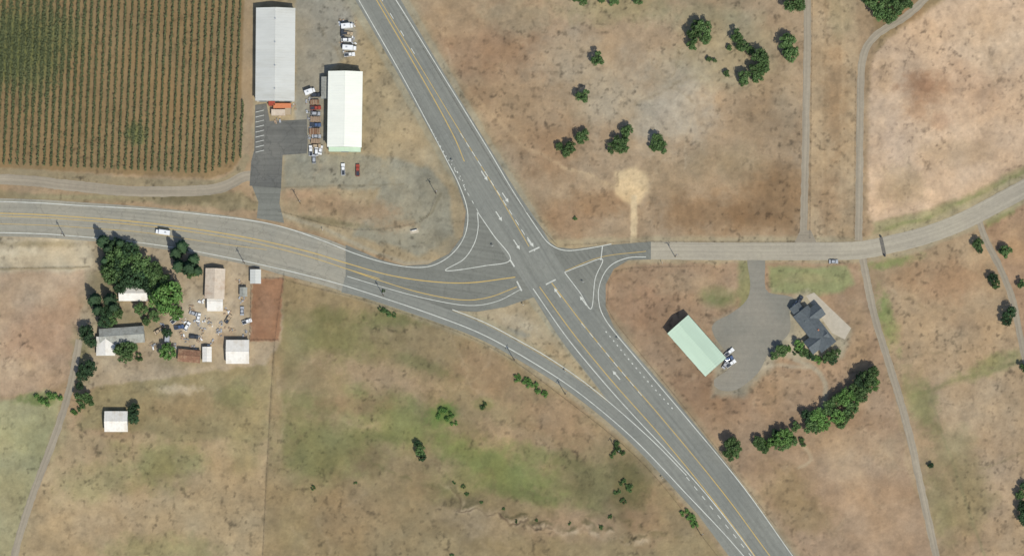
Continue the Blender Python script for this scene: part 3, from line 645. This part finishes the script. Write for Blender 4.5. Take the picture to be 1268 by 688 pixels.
# ------------------------------------------------------------------ vehicles
def vehicle(x,y,ang,kind='sedan',paint='pw',L=4.8,name=None):
    mb=MB(); p=M[paint]; g=M['glass']; W=1.9
    for sx in (-1,1):
        for sy in (-1,1): mb.cyl((sx*L*.31,sy*(W/2-.22),.34),(sx*L*.31,sy*(W/2+.02),.34),.34,.34,M['tyre'],12)
    if kind in('sedan','suv'):
        hb=.55 if kind=='sedan' else .7
        mb.box((0,0,.3+hb/2),(L,W,hb),p,top=(.96,.92))
        ch=.5 if kind=='sedan' else .65; cl=L*.52 if kind=='sedan' else L*.66; cx=-L*.05 if kind=='sedan' else -L*.12
        mb.box((cx,0,.3+hb+ch/2),(cl,W*.88,ch),g,top=(.68,.82)); mb.box((cx,0,.3+hb+ch+.02),(cl*.67,W*.7,.05),p,top=(.95,.95))
        for s in (-1,1): mb.box((cx+s*cl*.02,0,.3+hb+ch/2),(.09,W*.87,ch),p,top=(1,.84))
        mb.box((L*.49,0,.45),(.08,W*.9,.2),M['pd'])
    elif kind=='pickup':
        mb.box((0,0,.65),(L,W,.5),p,top=(.98,.94)); mb.box((L*.06,0,1.2),(L*.34,W*.9,.6),g,top=(.72,.84)); mb.box((L*.06,0,1.52),(L*.25,W*.74,.05),p)
        for s in (-1,1): mb.box((-L*.30,s*(W/2-.1),1.0),(L*.38,.1,.25),p)
        mb.box((-L*.485,0,1.0),(.08,W*.85,.25),p); mb.box((-L*.3,0,.915),(L*.36,W*.8,.03),M['pd']); mb.box((L*.34,0,.93),(L*.26,W*.8,.08),p,top=(.9,.9))
    else:
        mb.box((-L*.12,0,1.75),(L*.74,2.3,2.3),p,top=(.99,.98)); mb.box((L*.37,0,1.1),(L*.24,2.0,1.4),p,top=(.75,.9)); mb.box((L*.43,0,1.45),(L*.10,1.85,.6),g,top=(.5,.9))
        mb.box((-L*.12,0,2.93),(L*.70,2.0,.05),p); mb.box((-L*.2,0,3.05),(.9,.7,.2),M['ps'])
        mb.box((0,0,.5),(L*.96,1.0,.2),M['pd'])
    nm=name or {'sedan':'parked_car','suv':'parked_suv','pickup':'pickup_truck','box':'box_truck'}[kind]
    mb.obj(nm,P(x,y,.075),math.radians(ang),bevel=.07)
VH=[(202,288,172,'box','pw',7.4),(385,187,90,'pickup','pw',5.4),(392,187,90,'suv','pw',4.8),(389,197,90,'suv','ps',4.6),(397,186,80,'sedan','pw',4.6),(425,210,92,'pickup','pw',6),(443,211,90,'pickup','pr',6),
 (430,33,5,'box','pw',6),(431,42,-5,'pickup','pt',5),(429,50,0,'suv','pw',5),(433,60,-4,'box','pw',7),(433,68,5,'pickup','pw',5.4),(424,40,90,'sedan','pd',4.6),(384,114,20,'box','pw',5.5),
 (391,118,0,'suv','pd',4.8),(391,134,3,'pickup','pr',5.4),(391,141,-3,'suv','ps',4.8),(391,155,0,'pickup','pb',5.4),(392,169,0,'sedan','ps',4.7),(392,181,2,'suv','pt',4.6),(402,112,90,'suv','pd',4.6),
 (903,436,40,'pickup','pw',5.4),(902,444,20,'suv','pb',4.8),(905,450,35,'pickup','pw',5.6),(898,451,60,'sedan','ps',4.6),(990,372,60,'suv','pd',5),(984,378,50,'suv','ps',5),(1032,324,0,'sedan','ps',4.6),
 (217,396,40,'pickup','pw',5),(240,388,-20,'sedan','ps',4.6),(208,416,85,'box','ps',6.5),(232,404,60,'suv','pw',4.8),(222,405,10,'pickup','pb',5),(246,393,80,'sedan','pw',4.4),(196,410,30,'sedan','pt',4.4),(283,395,60,'pickup','pt',5),(300,385,90,'sedan','ps',4.4),(240,417,-5,'suv','pd',4.6),(306,398,20,'pickup','pw',5)]
for v in VH: vehicle(*v)
mb=MB(); mb.box((0,0,.06),(4.2,2.2,.12),M['conc2']); mb.box((0,.2,.7),(2.6,.35,1.1),M['roofW'],top=(.9,1)); mb.box((-1.4,.2,.6),(.4,.5,1.2),M['conc2']); mb.box((1.4,.2,.6),(.4,.5,1.2),M['conc2'])
mb.obj('monument_sign',P(513,286,0),math.radians(12))
def junk(x,y,seed):
    rng=random.Random(seed); mb=MB()
    for i in range(7):
        c=(rng.uniform(-1.6,1.6),rng.uniform(-1.6,1.6),0); s=rng.uniform(.3,1.0)
        R=Matrix.Translation((c[0],c[1],s*.3))@Matrix.Rotation(rng.random()*3,4,'Z')
        mb.box((0,0,0),(s*1.8,s,s*.6),M[rng.choice(['junk','pw','wood','ps','pt','wood'])],top=(.8,.7),T=R)
    mb.cyl((0,0,0),(0,0,.9),.3,.3,M['junk'],10); mb.obj('scrap_pile',P(x,y,0))
for i,(x,y) in enumerate([(236,382),(244,400),(226,398),(252,410),(232,420),(248,420),(215,428),(262,400),(275,402),(288,408),(300,372),(297,350),(305,412),(250,375),(282,385),(240,432),(262,425),(423,55),(438,30),(437,50),(404,104),(383,140),(384,160),(343,148),(362,132),(225,415),(200,402),(190,428),(424,28),(426,64),(270,412),(255,395),(383,125),(384,150),(383,172)]): junk(x,y,i)
# ------------------------------------------------------------------ fences, poles
def fence(pts,step=7,h=1.3,name='wire_fence',mat='pole',rails=2,pr=.07):
    q=cat([(p[0],p[1]) for p in pts],step); mb=MB()
    for i,p in enumerate(q):
        mb.cyl(P(p[0],p[1],0),P(p[0],p[1],h),pr,pr*.8,M[mat],6)
        if i:
            for r in range(rails):
                z=h*(.45+.45*r/max(1,rails-1)); mb.cyl(P(*q[i-1][:2],z),P(*p[:2],z),.025,.025,M[mat],4)
    mb.obj(name)
fence([(352,340),(340,430),(332,560),(325,700)])
fence([(690,304),(640,248),(600,186),(500,20)],9); fence([(700,304),(780,300)],9); fence([(792,300),(985,300)],9)
fence([(1003,295),(1006,0)],9); fence([(1058,295),(1060,90)],9); fence([(313,345),(351,346)],5,1.6,'board_fence','woodR',3,.1);fence([(310,422),(345,422)],5,1.6,'board_fence','woodR',3,.1);fence([(312,345),(310,422)],5,1.6,'board_fence','woodR',3,.1)
fence([(112,331),(-60,333)],9); fence([(355,348),(470,378),(600,426),(700,494),(800,578),(890,690)],9)
fence([(860,330),(770,334),(757,345),(753,372),(760,396),(860,520),(960,650)],9)
fence([(345,262),(440,285),(520,275),(540,245)],8)
def pole(x,y,ang=0,h=11):
    mb=MB(); mb.cyl((0,0,-.2),(0,0,h),.19,.12,M['pole'],10); mb.box((0,0,h-.8),(2.6,.14,.16),M['pole'])
    for s in (-1.15,-.5,.5,1.15): mb.cyl((s,0,h-.72),(s,0,h-.45),.06,.04,M['ps'],6)
    mb.cyl((.3,0,h-2.6),(.3,0,h-1.6),.25,.25,M['ps'],10)
    mb.obj('utility_pole',P(x,y,0),math.radians(ang))
for p_ in [(303,326,70),(475,366,70),(637,446,60),(765,560,50),(868,662,50),(80,292,80),(700,488,50),(372,252,0),(540,240,30),(836,318,0)]: pole(*p_)
def sign(x,y,ang):
    mb=MB(); mb.cyl((0,0,0),(0,0,2.4),.05,.05,M['ps'],6); mb.box((0,.05,2.1),(.9,.04,.9),M['pw']); mb.obj('road_sign',P(x,y,0),math.radians(ang))
for s_ in [(610,305,30),(648,378,30),(722,350,0),(765,420,30),(560,200,30),(820,326,90),(700,460,40),(400,285,80),(820,592,40)]: sign(*s_)
mb=MB()
for s in (-1,1): mb.box((0,s*4.8,.7),(.8,.8,1.4),M['pd'],top=(.8,.8))
for i in range(9): mb.box((-.8+i*.2,0,.02),(.1,8.6,.05),M['pd'])
mb.obj('cattle_guard',P(1093,305,.07),math.radians(12))
# ------------------------------------------------------------------ light, world, camera
w=bpy.data.worlds.new('World'); scene.world=w; w.use_nodes=True; nt=w.node_tree
bg=nt.nodes['Background']; sky=nt.nodes.new('ShaderNodeTexSky'); sky.sky_type='NISHITA'; sky.sun_disc=False
sky.sun_elevation=math.radians(52); sky.sun_rotation=math.radians(150)
nt.links.new(sky.outputs[0],bg.inputs[0]); bg.inputs[1].default_value=.14
ld=bpy.data.lights.new('sun','SUN'); ld.energy=4.2; ld.angle=math.radians(.5); ld.color=(1,.965,.87)
lo=bpy.data.objects.new('sun',ld); COL.objects.link(lo); lo.rotation_euler=(math.radians(38),0,math.radians(30)); lo.location=(0,0,200)
cd=bpy.data.cameras.new('camera'); cam=bpy.data.objects.new('camera',cd); COL.objects.link(cam)
cam.location=(0,-160,1400); cam.rotation_euler=(0,0,0); cd.sensor_width=36; cd.lens=36*1400/(1268*S); cd.shift_y=160/(1268*S)
cd.clip_start=10; cd.clip_end=20000; scene.camera=cam
scene.view_settings.view_transform='Standard'; scene.view_settings.look='None'; scene.view_settings.exposure=0
